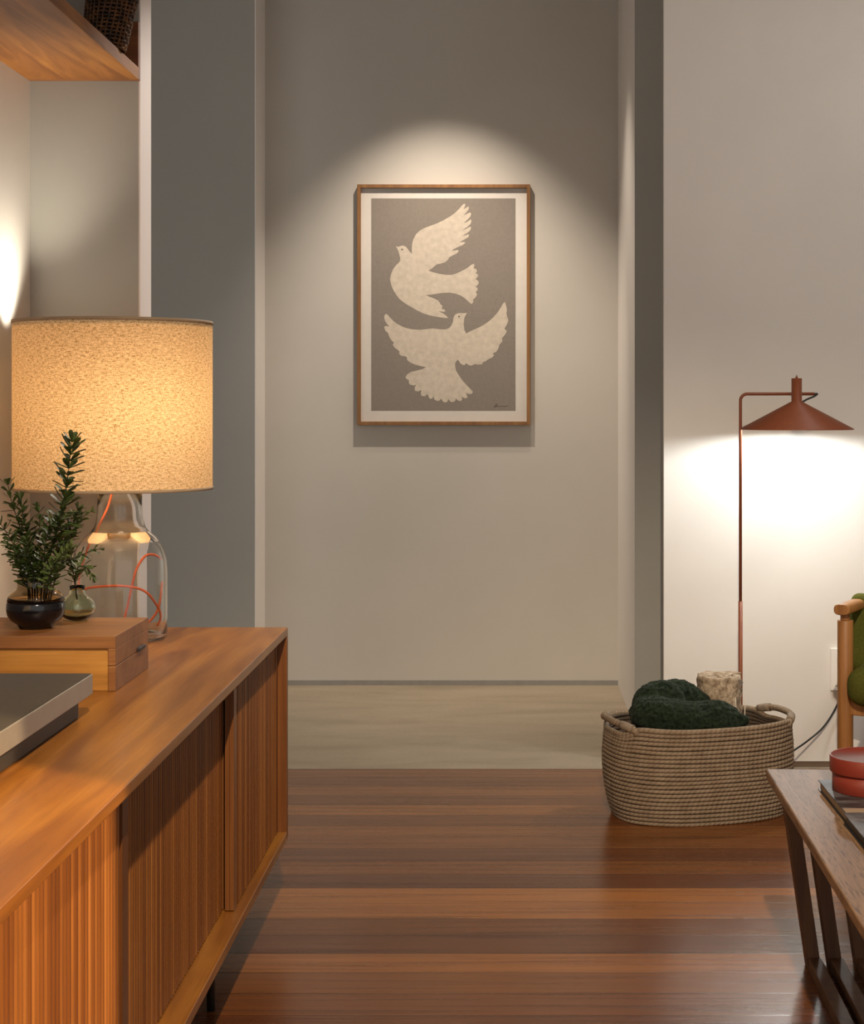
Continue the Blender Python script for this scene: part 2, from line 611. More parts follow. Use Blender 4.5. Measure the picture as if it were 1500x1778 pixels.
# ------------------------------------------------------------------ setting
YB = 4.40          # short wall behind the table lamp
YF = 7.53          # far wall of the hall
YR = 5.80          # wall behind the floor lamp
XL = -1.226        # wall the sideboard stands against
XE = -0.945        # free end of the short wall
ZC = 3.15
struct('floor', box(B(), -1.5, 4.2, -1.5, 5.77, -0.06, 0.0), M['floor'])
struct('floor_hall', box(B(), -3.1, 2.2, 5.77, 7.75, -0.06, -0.001), M['concrete'])
struct('floor_passage', box(B(), -3.1, -1.5, 4.4, 5.77, -0.06, -0.001), M['concrete'])
struct('ceiling', box(B(), -3.1, 4.2, -1.5, 7.75, ZC, ZC + 0.1), M['ceiling'])
struct('wall_left', box(B(), XL - 0.12, XL, -1.5, YB + 0.13, 0, ZC), M['wall_light'])
struct('wall_back', box(B(), XL, XE - 0.004, YB, YB + 0.13, 0, ZC), M['wall_dark'])
struct('trim_1', box(B(), XE - 0.004, XE, YB - 0.001, YB + 0.131, 0, ZC), M['white_trim'])
struct('wall_hall_back', box(B(), -3.1, 0.60, YF, YF + 0.12, 0, ZC), M['wall'])
XS = (460 - CX) * YF / FPX
YS = XS * FPX / (444 - CX)
struct('wall_hall_left', box(B(), -3.1, XS - 0.004, YS, YF, 0, ZC), M['wall_dark'])
struct('trim_2', box(B(), XS - 0.004, XS, YS - 0.001, YF, 0, ZC), M['white_trim'])
struct('wall_hall_end', box(B(), -3.2, -3.1, 4.4, 7.65, 0, ZC), M['wall'])
XH = (1073 - CX) * YF / FPX
YH = XH * FPX / (1102 - CX)
struct('wall_hall_right', box(B(), XH, XH + 0.14, YH + 0.004, YF, 0, ZC), M['white_trim'])
struct('wall_return', box(B(), XH, 2.2, YH - 0.0, YH + 0.004, 0, ZC), M['wall_dark'])
XR = (1152.5 - CX) * YR / FPX
struct('wall_right', box(B(), XR, 4.2, YR, YR + 0.03, 0.019, ZC), M['wall_light'])
struct('wall_room_right', box(B(), 4.2, 4.3, -1.5, YR, 0, ZC), M['wall_light'])
struct('baseboard_right', box(B(), XR + 0.01, 4.2, YR + 0.006, YR + 0.03, 0, 0.019), M['gap_brown'])
struct('baseboard_hall', box(B(), XS, XH, YF - 0.008, YF, -0.001, 0.02), M['gap'])

# ------------------------------------------------------------------ sideboard
ZT = 0.675
XF = -0.539
sb = thing('sideboard', 'long teak sideboard with ribbed sliding doors along the left wall', 'sideboard', (-0.87, 2.53, 0))
obj('top', box(B(), -1.205, XF, 0.9, 4.167, ZT - 0.02, ZT), M['teak'], sb, bevel=0.002)
obj('bottom_panel', box(B(), -1.205, XF, 0.92, 4.147, 0.166, 0.186), M['teak'], sb, bevel=0.0015)
for y0 in (0.9, 4.147):
    obj('side_panel', box(B(), -1.205, XF, y0, y0 + 0.02, 0.166, ZT - 0.02), M['teak_z'], sb, bevel=0.0012)
obj('back_panel', box(B(), -1.205, -1.19, 0.92, 4.147, 0.186, ZT - 0.02), M['teak_z'], sb)


def door(y0, y1, xf):
    bm = B()
    z0, z1 = 0.188, ZT - 0.0215
    th, st, pitch = 0.018, 0.036, 0.018
    box(bm, xf - th, xf - 0.0085, y0, y1, z0, z1)
    box(bm, xf - 0.009, xf, y0, y0 + st, z0, z1)
    box(bm, xf - 0.009, xf, y1 - st, y1, z0, z1)
    n0 = math.ceil((y0 + st - sb.location.y) / pitch)
    y = n0 * pitch + sb.location.y
    while y + pitch <= y1 - st + 1e-6:
        prof = [(0.0032, -0.003), (0.0032, 0.0028), (0.0058, 0.0052), (pitch - 0.0058, 0.0052), (pitch - 0.0032, 0.0028), (pitch - 0.0032, -0.003)]
        lo = [bm.verts.new((xf - 0.0055 + d, y + t, z0)) for t, d in prof]
        hi = [bm.verts.new((xf - 0.0055 + d, y + t, z1)) for t, d in prof]
        for i in range(len(prof) - 1):
            bm.faces.new((lo[i], lo[i + 1], hi[i + 1], hi[i]))
        bm.faces.new(hi)
        y += pitch
    return obj('door', bm, M['slats'], sb)


door(3.489, 4.146, -0.5605)
door(2.440, 3.535, -0.5830)
door(1.320, 2.525, -0.5605)
door(0.922, 1.400, -0.5830)
for lx, ly in ((-0.60, 3.45), (-0.60, 1.35), (-1.14, 3.45), (-1.14, 1.35)):
    bm = B()
    lathe(bm, [(0, 0), (0.0085, 0), (0.0085, 0.166), (0, 0.166)], (lx, ly, 0), 20)
    obj('leg', bm, M['steel'], sb)

# ------------------------------------------------------------------ wooden box on the sideboard
bx0, bx1, by0, by1 = -1.16, -0.737, 3.216, 3.508
bxt = thing('wooden_box', 'oak keepsake box with lid and black tab, under the dark vase', 'box', (-0.95, 3.36, ZT))
bm = B()
box(bm, bx0, bx1 - 0.0145, by0 + 0.006, by1, ZT, ZT + 0.079, 1)
box(bm, bx1 - 0.014, bx1, by0, by1, ZT, ZT + 0.047, 0)
obj('body', bm, [M['boxwood'], M['boxpanel']], bxt, bevel=0.0012)
bm = B()
box(bm, bx1 - 0.014, bx1, by0, by1, ZT + 0.048, ZT + 0.0795, 0)
box(bm, bx0, bx1, by0, by1, ZT + 0.0795, ZT + 0.103, 0)
obj('lid', bm, [M['boxwood']], bxt, bevel=0.0012)
bm = B()
box(bm, bx1 - 0.001, bx1 + 0.006, 3.40, 3.455, ZT + 0.0485, ZT + 0.056)
obj('clasp', bm, M['black'], bxt, bevel=0.0015)

# ------------------------------------------------------------------ grey slab unit
un = thing('audio_unit', 'flat slab with matte dark top and silver edge, raised on a charcoal base', 'audio unit', (-0.93, 2.6, ZT))
obj('base', box(B(), -1.13, -0.7375, 2.26, 2.944, ZT, 0.712), M['slab_base'], un, bevel=0.002)
obj('body', box(B(), -1.15, -0.720, 2.22, 2.971, 0.711, 0.745), M['alu'], un, bevel=0.0012)
obj('top_panel', box(B(), -1.148, -0.7225, 2.222, 2.969, 0.744, 0.7466), M['slab_top'], un, bevel=0.0006)

# ------------------------------------------------------------------ table lamp
LX, LY = (197 - CX) * 3.95 / FPX, 3.95
tl = thing('table_lamp', 'glowing linen drum lamp on a clear glass bottle base with orange cord', 'table lamp', (LX, LY, ZT))
GX = (208 - CX) * 3.95 / FPX
zs0, zs1, RS = 1.0205, 1.398, 0.2235
bm = B()
lathe(bm, [(RS, zs0), (RS, zs0 + 0.09), (RS, zs0 + 0.19), (RS, zs0 + 0.29), (RS, zs1)], (LX, LY, 0), 96)
shade = obj('shade', bm, M['linen'], tl, smooth=True)
for z in (zs0, zs1):
    bm = B()
    lathe(bm, [(RS - 0.002, z - 0.0035), (RS + 0.0015, z - 0.0035), (RS + 0.0015, z + 0.0035), (RS - 0.002, z + 0.0035)], (LX, LY, 0), 96, closed=True)
    obj('rim', bm, M['shade_trim'], shade, local=False)
bm = B()
lathe(bm, [(0, zs1 - 0.012), (RS - 0.001, zs1 - 0.012), (RS - 0.001, zs1 - 0.010), (0, zs1 - 0.010)], (LX, LY, 0), 64)
obj('light_block', bm, M['shade_trim'], shade)  # unseen disc added to keep bulb light off the wall above
# bottle: outer then inner wall
out = [(0.0, 0.0), (0.090, 0.0), (0.103, 0.004), (0.107, 0.014), (0.1075, 0.05), (0.1075, 0.155), (0.105, 0.185), (0.098, 0.208), (0.084, 0.228), (0.068, 0.242),
       (0.057, 0.257), (0.052, 0.275), (0.050, 0.30), (0.050, 0.372)]
inn = [(0.0465, 0.372), (0.0465, 0.30), (0.0485, 0.275), (0.0535, 0.2595), (0.0655, 0.2455), (0.082, 0.2315), (0.0955, 0.2105), (0.1015, 0.1865), (0.104, 0.155), (0.104, 0.05),
       (0.1035, 0.012), (0.098, 0.006), (0.0, 0.005)]
bm = B()
lathe(bm, out + inn, (GX, LY, ZT + 0.0005), 80)
obj('glass_base', bm, M['glass'], tl, smooth=True)
bm = B()
lathe(bm, [(0, 0.358), (0.010, 0.358), (0.013, 0.364), (0.013, 0.381), (0.013, 0.383), (0.013, 0.43), (0, 0.43)], (GX - 0.006, LY, ZT), 32)
obj('socket', bm, M['orange'], tl, smooth=False)
bm = B()
ball(bm, (LX + 0.035, LY - 0.045, zs0 + 0.185), 0.034, (1, 1, 1.15))
obj('bulb', bm, M['bulb_warm'], tl)
# cord spiralling inside the bottle
cpts = [P(200, 858, 3.95), P(188, 880, 3.94), P(176, 905, 3.925), P(163, 930, 3.93), P(150, 960, 3.95), P(137, 1000, 3.97), P(136, 1030, 3.955), P(150, 1022, 3.90), P(180, 1018, 3.88),
        P(220, 1018, 3.88), P(250, 1026, 3.90), P(268, 1045, 3.93), P(279, 1068, 3.955), P(274, 1088, 3.97)]
c2 = [P(281, 972, 3.99), P(268, 965, 3.96), P(252, 967, 3.93), P(237, 988, 3.91), P(229, 1018, 3.91), P(222, 1050, 3.92), P(216, 1078, 3.93), P(222, 1092, 3.96), P(245, 1090, 3.985), P(266, 1072, 3.98),
      P(277, 1050, 3.985), P(283, 1010, 3.998)]
bm = B()
tube(bm, spline(cpts, 8), 0.0028, 8)
tube(bm, spline(c2, 8), 0.0028, 8)
obj('cord', bm, M['orange'], tl)

# ------------------------------------------------------------------ vases and sprigs
VX, VY, VZ = (62 - CX) * 3.335 / FPX, 3.335, ZT + 0.103
dv = thing('bud_vase', 'squat blue-black vase with smoky clear neck, on the wooden box', 'vase', (VX, VY, VZ))
prof = [(0.0, 0.0005), (0.030, 0.0005), (0.033, 0.004), (0.036, 0.009), (0.047, 0.016), (0.0535, 0.026), (0.0558, 0.038), (0.0550, 0.049)]
bm = B()
lathe(bm, prof + [(0.053, 0.053), (0.0, 0.053)], (VX, VY, VZ), 48)
obj('body', bm, M['navy'], dv, smooth=True)
po = [(0.0550, 0.0495), (0.052, 0.058), (0.045, 0.0655), (0.0375, 0.070), (0.0350, 0.077), (0.0345, 0.094), (0.0365, 0.0995)]
pi_ = [(0.0345, 0.0995), (0.0325, 0.094), (0.0330, 0.077), (0.0355, 0.0685), (0.0432, 0.0638), (0.050, 0.0565), (0.0525, 0.0495)]
bm = B()
lathe(bm, po + pi_, (VX, VY, VZ + 0.0045), 48, closed=True)
obj('neck', bm, M['smoke_glass'], dv, smooth=True)

GVX, GVY = (134 - CX) * 3.455 / FPX, 3.455
gv = [(0.0, 0.0006), (0.016, 0.0006), (0.026, 0.006), (0.0345, 0.017), (0.0365, 0.027), (0.033, 0.038), (0.025, 0.046), (0.0165, 0.052), (0.0145, 0.060), (0.0155, 0.070)]
gi = [(0.0135, 0.070), (0.0125, 0.060), (0.0145, 0.0525), (0.023, 0.0445), (0.031, 0.037), (0.0340, 0.027), (0.032, 0.018), (0.024, 0.0085), (0.0, 0.006)]
bm = B()
lathe(bm, gv + gi, (GVX, GVY, VZ), 40)
tag(obj('bud_vase', bm, M['green_glass'], smooth=True, loc=(GVX, GVY, VZ)), 'small round pale green glass vase on the wooden box behind the dark vase', 'vase')


def sprig(label, pts, leaf, spread, every, leafmat='leaf', start=0.16, rs=0.0016, taper=0.6, whorl=4, loc=None):
    """a cut stem with whorls of small paddle leaves; pts in the room"""
    path = spline(pts, 10)
    base = path[0]
    t = thing('leafy_sprig', label, 'sprig', tuple(base), 0, 'leafy sprigs in the two vases')
    m = len(path)
    bm = B()
    tube(bm, path, [rs * (1 - 0.65 * i / (m - 1)) for i in range(m)], 6)
    obj('stem', bm, M['stem'], t)
    bm = B()
    L = [0.0]
    for i in range(1, m):
        L.append(L[-1] + (path[i] - path[i - 1]).length)
    tot = L[-1]
    s = tot * max(start, 0.33)
    turn = random.random() * 6
    while s < tot:
        i = max(1, next((j for j in range(m) if L[j] >= s), m - 1))
        c = path[i - 1].lerp(path[i], (s - L[i - 1]) / max(1e-9, L[i] - L[i - 1]))
        d = (path[i] - path[i - 1]).normalized()
        a = d.orthogonal().normalized()
        b = d.cross(a)
        fr = s / tot
        size = leaf * 1.22 * (1.0 - (1 - taper) * max(0, (fr - 0.55) / 0.45)) * random.uniform(0.8, 1.15)
        for q in range(whorl):
            ang = turn + q * 2 * PI / whorl + random.uniform(-0.25, 0.25)
            side = a * math.cos(ang) + b * math.sin(ang)
            up = math.radians(spread + 10 + random.uniform(-12, 12)) * (1.0 - 0.35 * max(0, fr - 0.8) / 0.2)
            ld = (d * math.cos(up) + side * math.sin(up)).normalized()
            wv = ld.cross(d).normalized() if ld.cross(d).length > 1e-4 else b
            nv = wv.cross(ld)
            rows = [(0.0, 0.05), (0.3, 0.09), (0.6, 0.175), (0.84, 0.19), (0.96, 0.12), (1.0, 0.02)]
            prev = None
            droop = random.uniform(-0.28, 0.05)
            for tt, ww in rows:
                p = c + ld * (size * tt) - nv * (size * droop * tt * tt)
                e = [bm.verts.new(p + wv * size * ww + nv * size * 0.05), bm.verts.new(p), bm.verts.new(p - wv * size * ww + nv * size * 0.05)]
                if prev:
                    for k in (0, 1):
                        f = bm.faces.new((prev[k], prev[k + 1], e[k + 1], e[k]))
                        f.smooth = True
                prev = e
        turn += 0.8
        s += every * random.uniform(0.85, 1.15)
    o = obj('leaves', bm, M[leafmat], t)
    return t


def S(*a):
    return [P(*p) for p in a]


b0 = (66, 1030, 3.335)
sprig('tallest upright leafy sprig in the dark vase, tip against the lampshade', S((72, 1060, 3.335), (88, 960, 3.33), (106, 900, 3.32), (116, 840, 3.32), (121, 800, 3.32), (126, 760, 3.32)), 0.0320, 60, 0.0125, start=0.22, taper=0.85)
sprig('bushy sprig leaning left out of the dark vase past the shade corner', S((58, 1060, 3.335), (52, 980, 3.34), (36, 920, 3.34), (20, 870, 3.34), (13, 838, 3.34)), 0.0250, 58, 0.0125, start=0.25)
sprig('low sprig reaching left over the rim of the dark vase', S((54, 1058, 3.33), (44, 990, 3.315), (26, 950, 3.30), (8, 920, 3.29), (-10, 895, 3.29)), 0.0225, 60, 0.0125, start=0.3)
sprig('short drooping sprig at the left lip of the dark vase', S((52, 1056, 3.345), (44, 1000, 3.37), (33, 978, 3.38), (20, 968, 3.39)), 0.0185, 60, 0.012, start=0.35)
sprig('thin sprig between the two tall ones in the dark vase', S((66, 1060, 3.345), (64, 985, 3.365), (68, 930, 3.375), (68, 895, 3.375), (62, 872, 3.375)), 0.0185, 50, 0.0135, start=0.3)
sprig('pale sprig leaning right across the bottle neck from the dark vase', S((80, 1060, 3.34), (98, 975, 3.355), (122, 930, 3.365), (142, 900, 3.37), (164, 884, 3.37)), 0.0195, 48, 0.012, 'leaf_pale', start=0.35)
sprig('long low sprig pointing right across the glass bottle', S((82, 1058, 3.325), (104, 985, 3.30), (132, 968, 3.285), (158, 957, 3.28), (182, 951, 3.28)), 0.0165, 50, 0.0115, start=0.35, whorl=3)
sprig('dense middle sprig filling the mouth of the dark vase', S((70, 1060, 3.33), (74, 990, 3.31), (80, 940, 3.305), (88, 905, 3.30)), 0.0220, 60, 0.0105, start=0.25, whorl=5)
sprig('dense short sprig at the front of the dark vase mouth', S((62, 1060, 3.325), (58, 1000, 3.30), (50, 965, 3.29), (46, 935, 3.285)), 0.0205, 60, 0.0105, start=0.25, whorl=5)
sprig('inner sprig leaning slightly left, in the dark vase', S((62, 1058, 3.34), (58, 985, 3.35), (48, 930, 3.355), (40, 895, 3.355), (36, 868, 3.355)), 0.0225, 58, 0.0115, start=0.25, whorl=5)
sprig('low leafy sprig hanging over the left lip of the dark vase', S((56, 1056, 3.33), (46, 1002, 3.30), (28, 962, 3.28), (12, 945, 3.27)), 0.0200, 60, 0.0105, start=0.3, whorl=5)
sprig('leafy sprig leaning right beside the tallest one in the dark vase', S((76, 1058, 3.34), (92, 985, 3.35), (110, 940, 3.355), (128, 905, 3.36), (138, 880, 3.36)), 0.0220, 55, 0.0110, start=0.25, whorl=5)
sprig('sprig fanning forward and right, low in the dark vase', S((74, 1058, 3.325), (88, 995, 3.29), (106, 965, 3.275), (122, 948, 3.27)), 0.0205, 55, 0.0100, 'leaf_pale', start=0.3, whorl=5)
sprig('sprig drooping right out of the small green vase', S((133, 1040, 3.455), (131, 1005, 3.452), (136, 985, 3.445), (150, 985, 3.44), (162, 1003, 3.44)), 0.0190, 55, 0.0105, 'leaf_pale', start=0.35)
sprig('stubby sprig standing in the neck of the green vase', S((134, 1042, 3.458), (128, 1000, 3.462), (122, 975, 3.465), (120, 955, 3.465)), 0.0185, 55, 0.0105, start=0.35)

# ------------------------------------------------------------------ shelf and woven basket
zsh = CAMZ + (CY - 141) * YB / FPX
sh = thing('wall_shelf', 'thick teak wall shelf above the glowing lampshade', 'shelf', (XL, 3.5, zsh))
obj('shelf_board', box(B(), XL, XE, 2.3, YB - 0.021, zsh, zsh + 0.031), M['shelf'], sh, bevel=0.001)
obj('end_panel', box(B(), XL, XE - 0.0005, YB - 0.020, YB, zsh, zsh + 0.148), M['shelf_dark'], sh, bevel=0.002)

WX, WY, WZ = -0.988, 4.185, zsh + 0.032
wb = thing('woven_basket', 'dark wicker basket standing on the wall shelf', 'basket', (WX, WY, WZ))


def wr(z):
    return 0.050 + 0.075 * z


def wp(ang, z, r):
    return Vector((WX + r * math.cos(ang) + 0.17 * z, WY + r * math.sin(ang), WZ + z))


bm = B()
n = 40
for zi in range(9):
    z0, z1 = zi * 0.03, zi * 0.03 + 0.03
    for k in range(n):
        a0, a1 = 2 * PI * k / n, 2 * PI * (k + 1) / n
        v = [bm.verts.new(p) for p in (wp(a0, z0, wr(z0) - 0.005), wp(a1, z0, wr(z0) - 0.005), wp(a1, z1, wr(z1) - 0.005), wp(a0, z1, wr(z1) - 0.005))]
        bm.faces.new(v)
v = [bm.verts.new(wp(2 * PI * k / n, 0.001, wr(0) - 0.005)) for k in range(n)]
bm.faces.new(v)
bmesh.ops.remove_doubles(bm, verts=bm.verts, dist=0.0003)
obj('shade_shell', bm, M['wicker_in'], wb)  # near-black inner shell painted as the shade behind the weave
bm = B()
for zi in range(30):
    z = 0.004 + zi * 0.0090
    ph = zi % 2
    tube(bm, [wp(2 * PI * k / 72, z + random.uniform(-0.0012, 0.0012), wr(z) + 0.0018 * math.sin(PI * (k / 3.0 + ph))) for k in range(72)], 0.0032, 6, closed=True)
for k in range(28):
    a = 2 * PI * k / 28
    tube(bm, [wp(a + 0.03 * math.sin(z * 40 + k), z, wr(z) + 0.001) for z in [i * 0.027 for i in range(11)]], 0.0026, 6)
obj('weave', bm, M['wicker'], wb)

# ------------------------------------------------------------------ framed picture
YP = YF - 0.04
fr = thing('framed_picture', 'oak framed print of two white doves on the far hall wall', 'picture', tuple(P(769.5, 529, YF)))
x0, x1 = P(620, 0, YP).x, P(920.5, 0, YP).x
z1, z0 = P(0, 320, YP).z, P(0, 738, YP).z
ft = 0.015
bm = B()
box(bm, x0, x0 + ft, YP, YF - 0.002, z0, z1)
box(bm, x1 - ft, x1, YP, YF - 0.002, z0, z1)
box(bm, x0 + ft, x1 - ft, YP, YF - 0.002, z1 - ft, z1)
box(bm, x0 + ft, x1 - ft, YP, YF - 0.002, z0, z0 + ft)
obj('frame', bm, M['oakframe'], fr, bevel=0.0008)
ym = YP + 0.022
obj('mat', box(B(), x0 + ft, x1 - ft, ym, ym + 0.003, z0 + ft, z1 - ft), M['mat'], fr)
ax0, ax1 = P(644.5, 0, ym).x, P(895, 0, ym).x
az1, az0 = P(0, 344.5, ym).z, P(0, 713, ym).z
bm = B()
box(bm, ax0, ax1, ym - 0.0006, ym - 0.0001, az0, az1, 0)
D1 = [(270, 505), (300, 512), (318, 503), (345, 498), (370, 508), (390, 530), (410, 558), (432, 582), (433, 530), (435, 480), (450, 430), (475, 385), (510, 350), (560, 322), (620, 300), (680, 278), (740, 250), (790, 222), (830, 198),
      (870, 168), (905, 132), (935, 95), (958, 78), (968, 85), (965, 105), (948, 138), (975, 120), (998, 108), (1005, 120), (1000, 140), (980, 165), (952, 195), (985, 180), (1015, 165), (1028, 180), (1020, 205), (995, 235), (950, 275),
      (985, 262), (1022, 235), (1030, 250), (1022, 280), (990, 310), (938, 345), (970, 335), (1018, 308), (1028, 318), (1018, 345), (985, 375), (932, 405), (970, 395), (1000, 385), (1006, 400), (990, 420), (950, 442), (905, 468), (960, 462),
      (966, 475), (940, 495), (890, 515), (860, 530), (830, 550), (890, 543), (904, 552), (885, 575), (840, 598), (808, 615), (795, 640), (765, 665), (720, 680), (685, 685), (660, 705), (630, 730), (598, 748), (640, 765), (700, 780),
      (780, 793), (830, 792), (880, 778), (940, 750), (990, 722), (1030, 690), (1055, 680), (1060, 700), (1050, 725), (1080, 735), (1085, 755), (1072, 775), (1092, 785), (1096, 805), (1070, 835), (1095, 850), (1103, 875), (1090, 895),
      (1070, 910), (1090, 925), (1092, 945), (1072, 965), (1085, 985), (1080, 1005), (1062, 1025), (1045, 1040), (1050, 1060), (1035, 1082), (1015, 1075), (990, 1050), (955, 1020), (920, 998), (870, 980), (810, 970), (740, 972), (680, 982),
      (620, 990), (570, 995), (610, 1012), (660, 1030), (695, 1050), (715, 1075), (720, 1090), (740, 1100), (735, 1120), (730, 1130), (760, 1140), (770, 1155), (750, 1162), (695, 1155), (740, 1175), (775, 1200), (798, 1222), (770, 1226),
      (720, 1218), (660, 1208), (600, 1195), (540, 1175), (480, 1145), (420, 1110), (360, 1075), (310, 1035), (275, 990), (245, 940), (225, 890), (215, 840), (222, 790), (245, 735), (275, 695), (300, 672), (315, 650), (315, 620), (305, 580),
      (295, 550), (285, 525)]
D2 = [(985, 190), (965, 195), (940, 195), (915, 192), (885, 198), (862, 215), (850, 245), (845, 280), (830, 315), (805, 345), (765, 358), (700, 355), (640, 347), (580, 355), (520, 362), (450, 358), (390, 348), (340, 330), (290, 305),
      (250, 275), (220, 245), (195, 215), (175, 200), (160, 215), (155, 240), (165, 275), (185, 305), (210, 330), (180, 322), (155, 330), (165, 370), (195, 395), (205, 430), (230, 470), (255, 490), (240, 510), (260, 540), (300, 570),
      (310, 580), (305, 600), (325, 622), (370, 628), (385, 640), (385, 665), (420, 690), (470, 712), (530, 728), (575, 735), (540, 755), (480, 770), (420, 785), (385, 810), (368, 840), (385, 858), (405, 865), (400, 890), (415, 912),
      (450, 920), (475, 910), (460, 950), (465, 972), (495, 980), (530, 962), (522, 1000), (530, 1022), (560, 1028), (590, 1005), (600, 1030), (612, 1052), (635, 1050), (650, 1030), (660, 1060), (685, 1075), (710, 1070), (725, 1050),
      (745, 1080), (765, 1090), (790, 1080), (800, 1055), (820, 1082), (845, 1085), (868, 1072), (872, 1048), (900, 1072), (925, 1075), (938, 1055), (930, 1030), (965, 1048), (990, 1040), (985, 1015), (970, 990), (1010, 1008),
      (1038, 1000), (1043, 980), (1020, 955), (985, 920), (945, 875), (905, 820), (875, 770), (865, 720), (870, 685), (895, 660), (910, 685), (930, 708), (960, 715), (975, 695), (1000, 715), (1030, 722), (1060, 705), (1095, 710),
      (1135, 708), (1145, 685), (1175, 675), (1200, 655), (1235, 640), (1255, 620), (1245, 598), (1280, 580), (1300, 545), (1310, 510), (1340, 475), (1335, 445), (1365, 410), (1385, 375), (1360, 350), (1385, 310), (1400, 265),
      (1385, 225), (1380, 190), (1385, 160), (1375, 110), (1365, 80), (1345, 100), (1320, 145), (1290, 190), (1250, 235), (1200, 280), (1140, 320), (1080, 350), (1020, 375), (975, 398), (958, 360), (952, 310), (955, 260), (965, 225)]
K = 1500 / 260.0


def flat(poly, oy, yy, mi):
    pts = [P(640 + a / K, oy + b / K, yy) for a, b in poly]
    vs = [bm.verts.new(p) for p in pts]
    for tri in tessellate_polygon([pts]):
        try:
            f = bm.faces.new([vs[i] for i in tri])
            f.material_index = mi
        except ValueError:
            pass


flat(D1, 340, ym - 0.0009, 1)
flat(D2, 510, ym - 0.0009, 1)
for ex, ey, oy in ((335, 537, 340), (905, 229, 510)):
    flat([(ex + 9 * math.cos(2 * PI * k / 12), ey + 9 * math.sin(2 * PI * k / 12)) for k in range(12)], oy, ym - 0.0012, 2)
# faint pencil signature, lower right
sg = [(1250, 1135), (1268, 1118), (1290, 1100), (1280, 1120), (1262, 1135), (1285, 1122), (1300, 1125), (1305, 1132), (1318, 1120), (1330, 1132), (1345, 1122), (1360, 1130), (1378, 1126), (1395, 1124)]
for (a, b), (c, d) in zip(sg[:-1], sg[1:]):
    flat([(a, b - 2), (c, d - 2), (c, d + 2), (a, b + 2)], 510, ym - 0.0012, 2)
obj('print', bm, [M['art_bg'], M['art_dove'], M['art_ink']], fr)

# ------------------------------------------------------------------ floor lamp
FY = 5.5
fx = P(1285.5, 0, FY).x
fl = thing('floor_lamp', 'slim rust-red floor lamp with wide cone shade, behind the rope basket', 'floor lamp', (fx, FY, 0))
bm = B()
lathe(bm, [(0, 0), (0.125, 0), (0.128, 0.003), (0.128, 0.009), (0.124, 0.012), (0, 0.012)], (fx, FY, 0), 64)
obj('base', bm, M['rust'], fl, bevel=0.0)
zj = P(0, 1044, FY).z
bm = B()
tube(bm, [(fx, FY, 0.012), (fx, FY, zj)], 0.0068, 20)
obj('pole', bm, M['rust'], fl)
za = P(0, 684, FY).z
xa, xc = P(1414, 0, FY).x, P(1382, 0, FY).x
bm = B()
path = [Vector((fx, FY, zj - 0.02)), Vector((fx, FY, za - 0.026))]
for k in range(1, 9):
    a = PI / 2 * k / 8
    path.append(Vector((fx + 0.022 * (1 - math.cos(a)), FY, za - 0.022 + 0.022 * math.sin(a))))
path.append(Vector((xa, FY, za)))
tube(bm, path, 0.0050, 16)
obj('arm', bm, M['rust'], fl)
zr = P(0, 746, FY).z
RC = (1480 - 1285) / 2 * FY / FPX
zc0, zc1 = P(0, 697, FY).z, P(0, 657, FY).z
bm = B()
rc = 0.0165
lathe(bm, [(RC, zr), (RC + 0.0005, zr + 0.003), (rc, zc0), (rc, zc1), (0.0, zc1), (0.0, zc1 - 0.002), (rc - 0.002, zc1 - 0.002), (rc - 0.002, zc0 - 0.001), (RC - 0.0012, zr + 0.0012)], (xc, FY - 0.012, 0), 72, closed=False)
shd = obj('shade', bm, [M['rust'], M['rust_in']], fl, smooth=False)
bm = B()
lathe(bm, [(RC - 0.0025, zr + 0.0014), (rc - 0.003, zc0 - 0.0022)], (xc, FY - 0.012, 0), 72)
obj('shade_lining', bm, M['rust_in'], shd)
bm = B()
lathe(bm, [(0.004, zc1), (0.004, zc1 + 0.004), (0.0022, zc1 + 0.005), (0.0022, zc1 + 0.009), (0, zc1 + 0.010)], (xc, FY - 0.012, 0), 16)
obj('finial', bm, M['rust'], fl)
bm = B()
tube(bm, spline([Vector((xa - 0.004, FY, za)), P(1419, 684, FY), P(1413, 688.5, FY), P(1402, 693, FY), P(1391, 699, FY)], 6), 0.0030, 8)
obj('cable', bm, M['cable'], fl)
bm = B()
ball(bm, (xc, FY - 0.012, zr + 0.042), 0.028)
obj('bulb', bm, M['bulb_cool'], fl)
bm = B()
tube(bm, spline([Vector((fx + 0.12, FY, 0.006)), Vector((0.90, 5.56, 0.006)), P(1352, 1323, 5.66), P(1377, 1304, 5.70), P(1400, 1288, 5.74), P(1424, 1268, 5.77), P(1440, 1248, 5.785), P(1453, 1225, 5.785), P(1459, 1208, 5.782), P(1461, 1196, 5.785)], 8), 0.0032, 8)
obj('power_cord', bm, M['cable'], fl)

# ------------------------------------------------------------------ wall outlet
p0, p1 = P(1441.5, 1198, YR), P(1481, 1125, YR)
ol = thing('wall_outlet', 'white outlet plate on the wall behind the armchair leg', 'outlet', tuple(P(1461, 1161, YR)))
obj('plate', box(B(), p0.x, p1.x, YR - 0.013, YR, p0.z, p1.z), M['plate'], ol, bevel=0.002)
obj('insert', box(B(), p0.x + 0.014, p1.x - 0.014, YR - 0.0145, YR - 0.012, p0.z + 0.016, p1.z - 0.016), M['plate'], ol, bevel=0.001)

# ------------------------------------------------------------------ rope basket
BC = Vector((0.556, 5.155, 0))
rb = thing('rope_basket', 'large oval coiled rope basket on the wood floor, holding blankets', 'basket', tuple(BC), math.radians(16))


def sup(a, rx, ry, e=2.6):
    c, s = math.cos(a), math.sin(a)
    return (rx * math.copysign(abs(c) ** (2 / e), c), ry * math.copysign(abs(s) ** (2 / e), s))


bm = B()
nco, zt = 23, 0.276


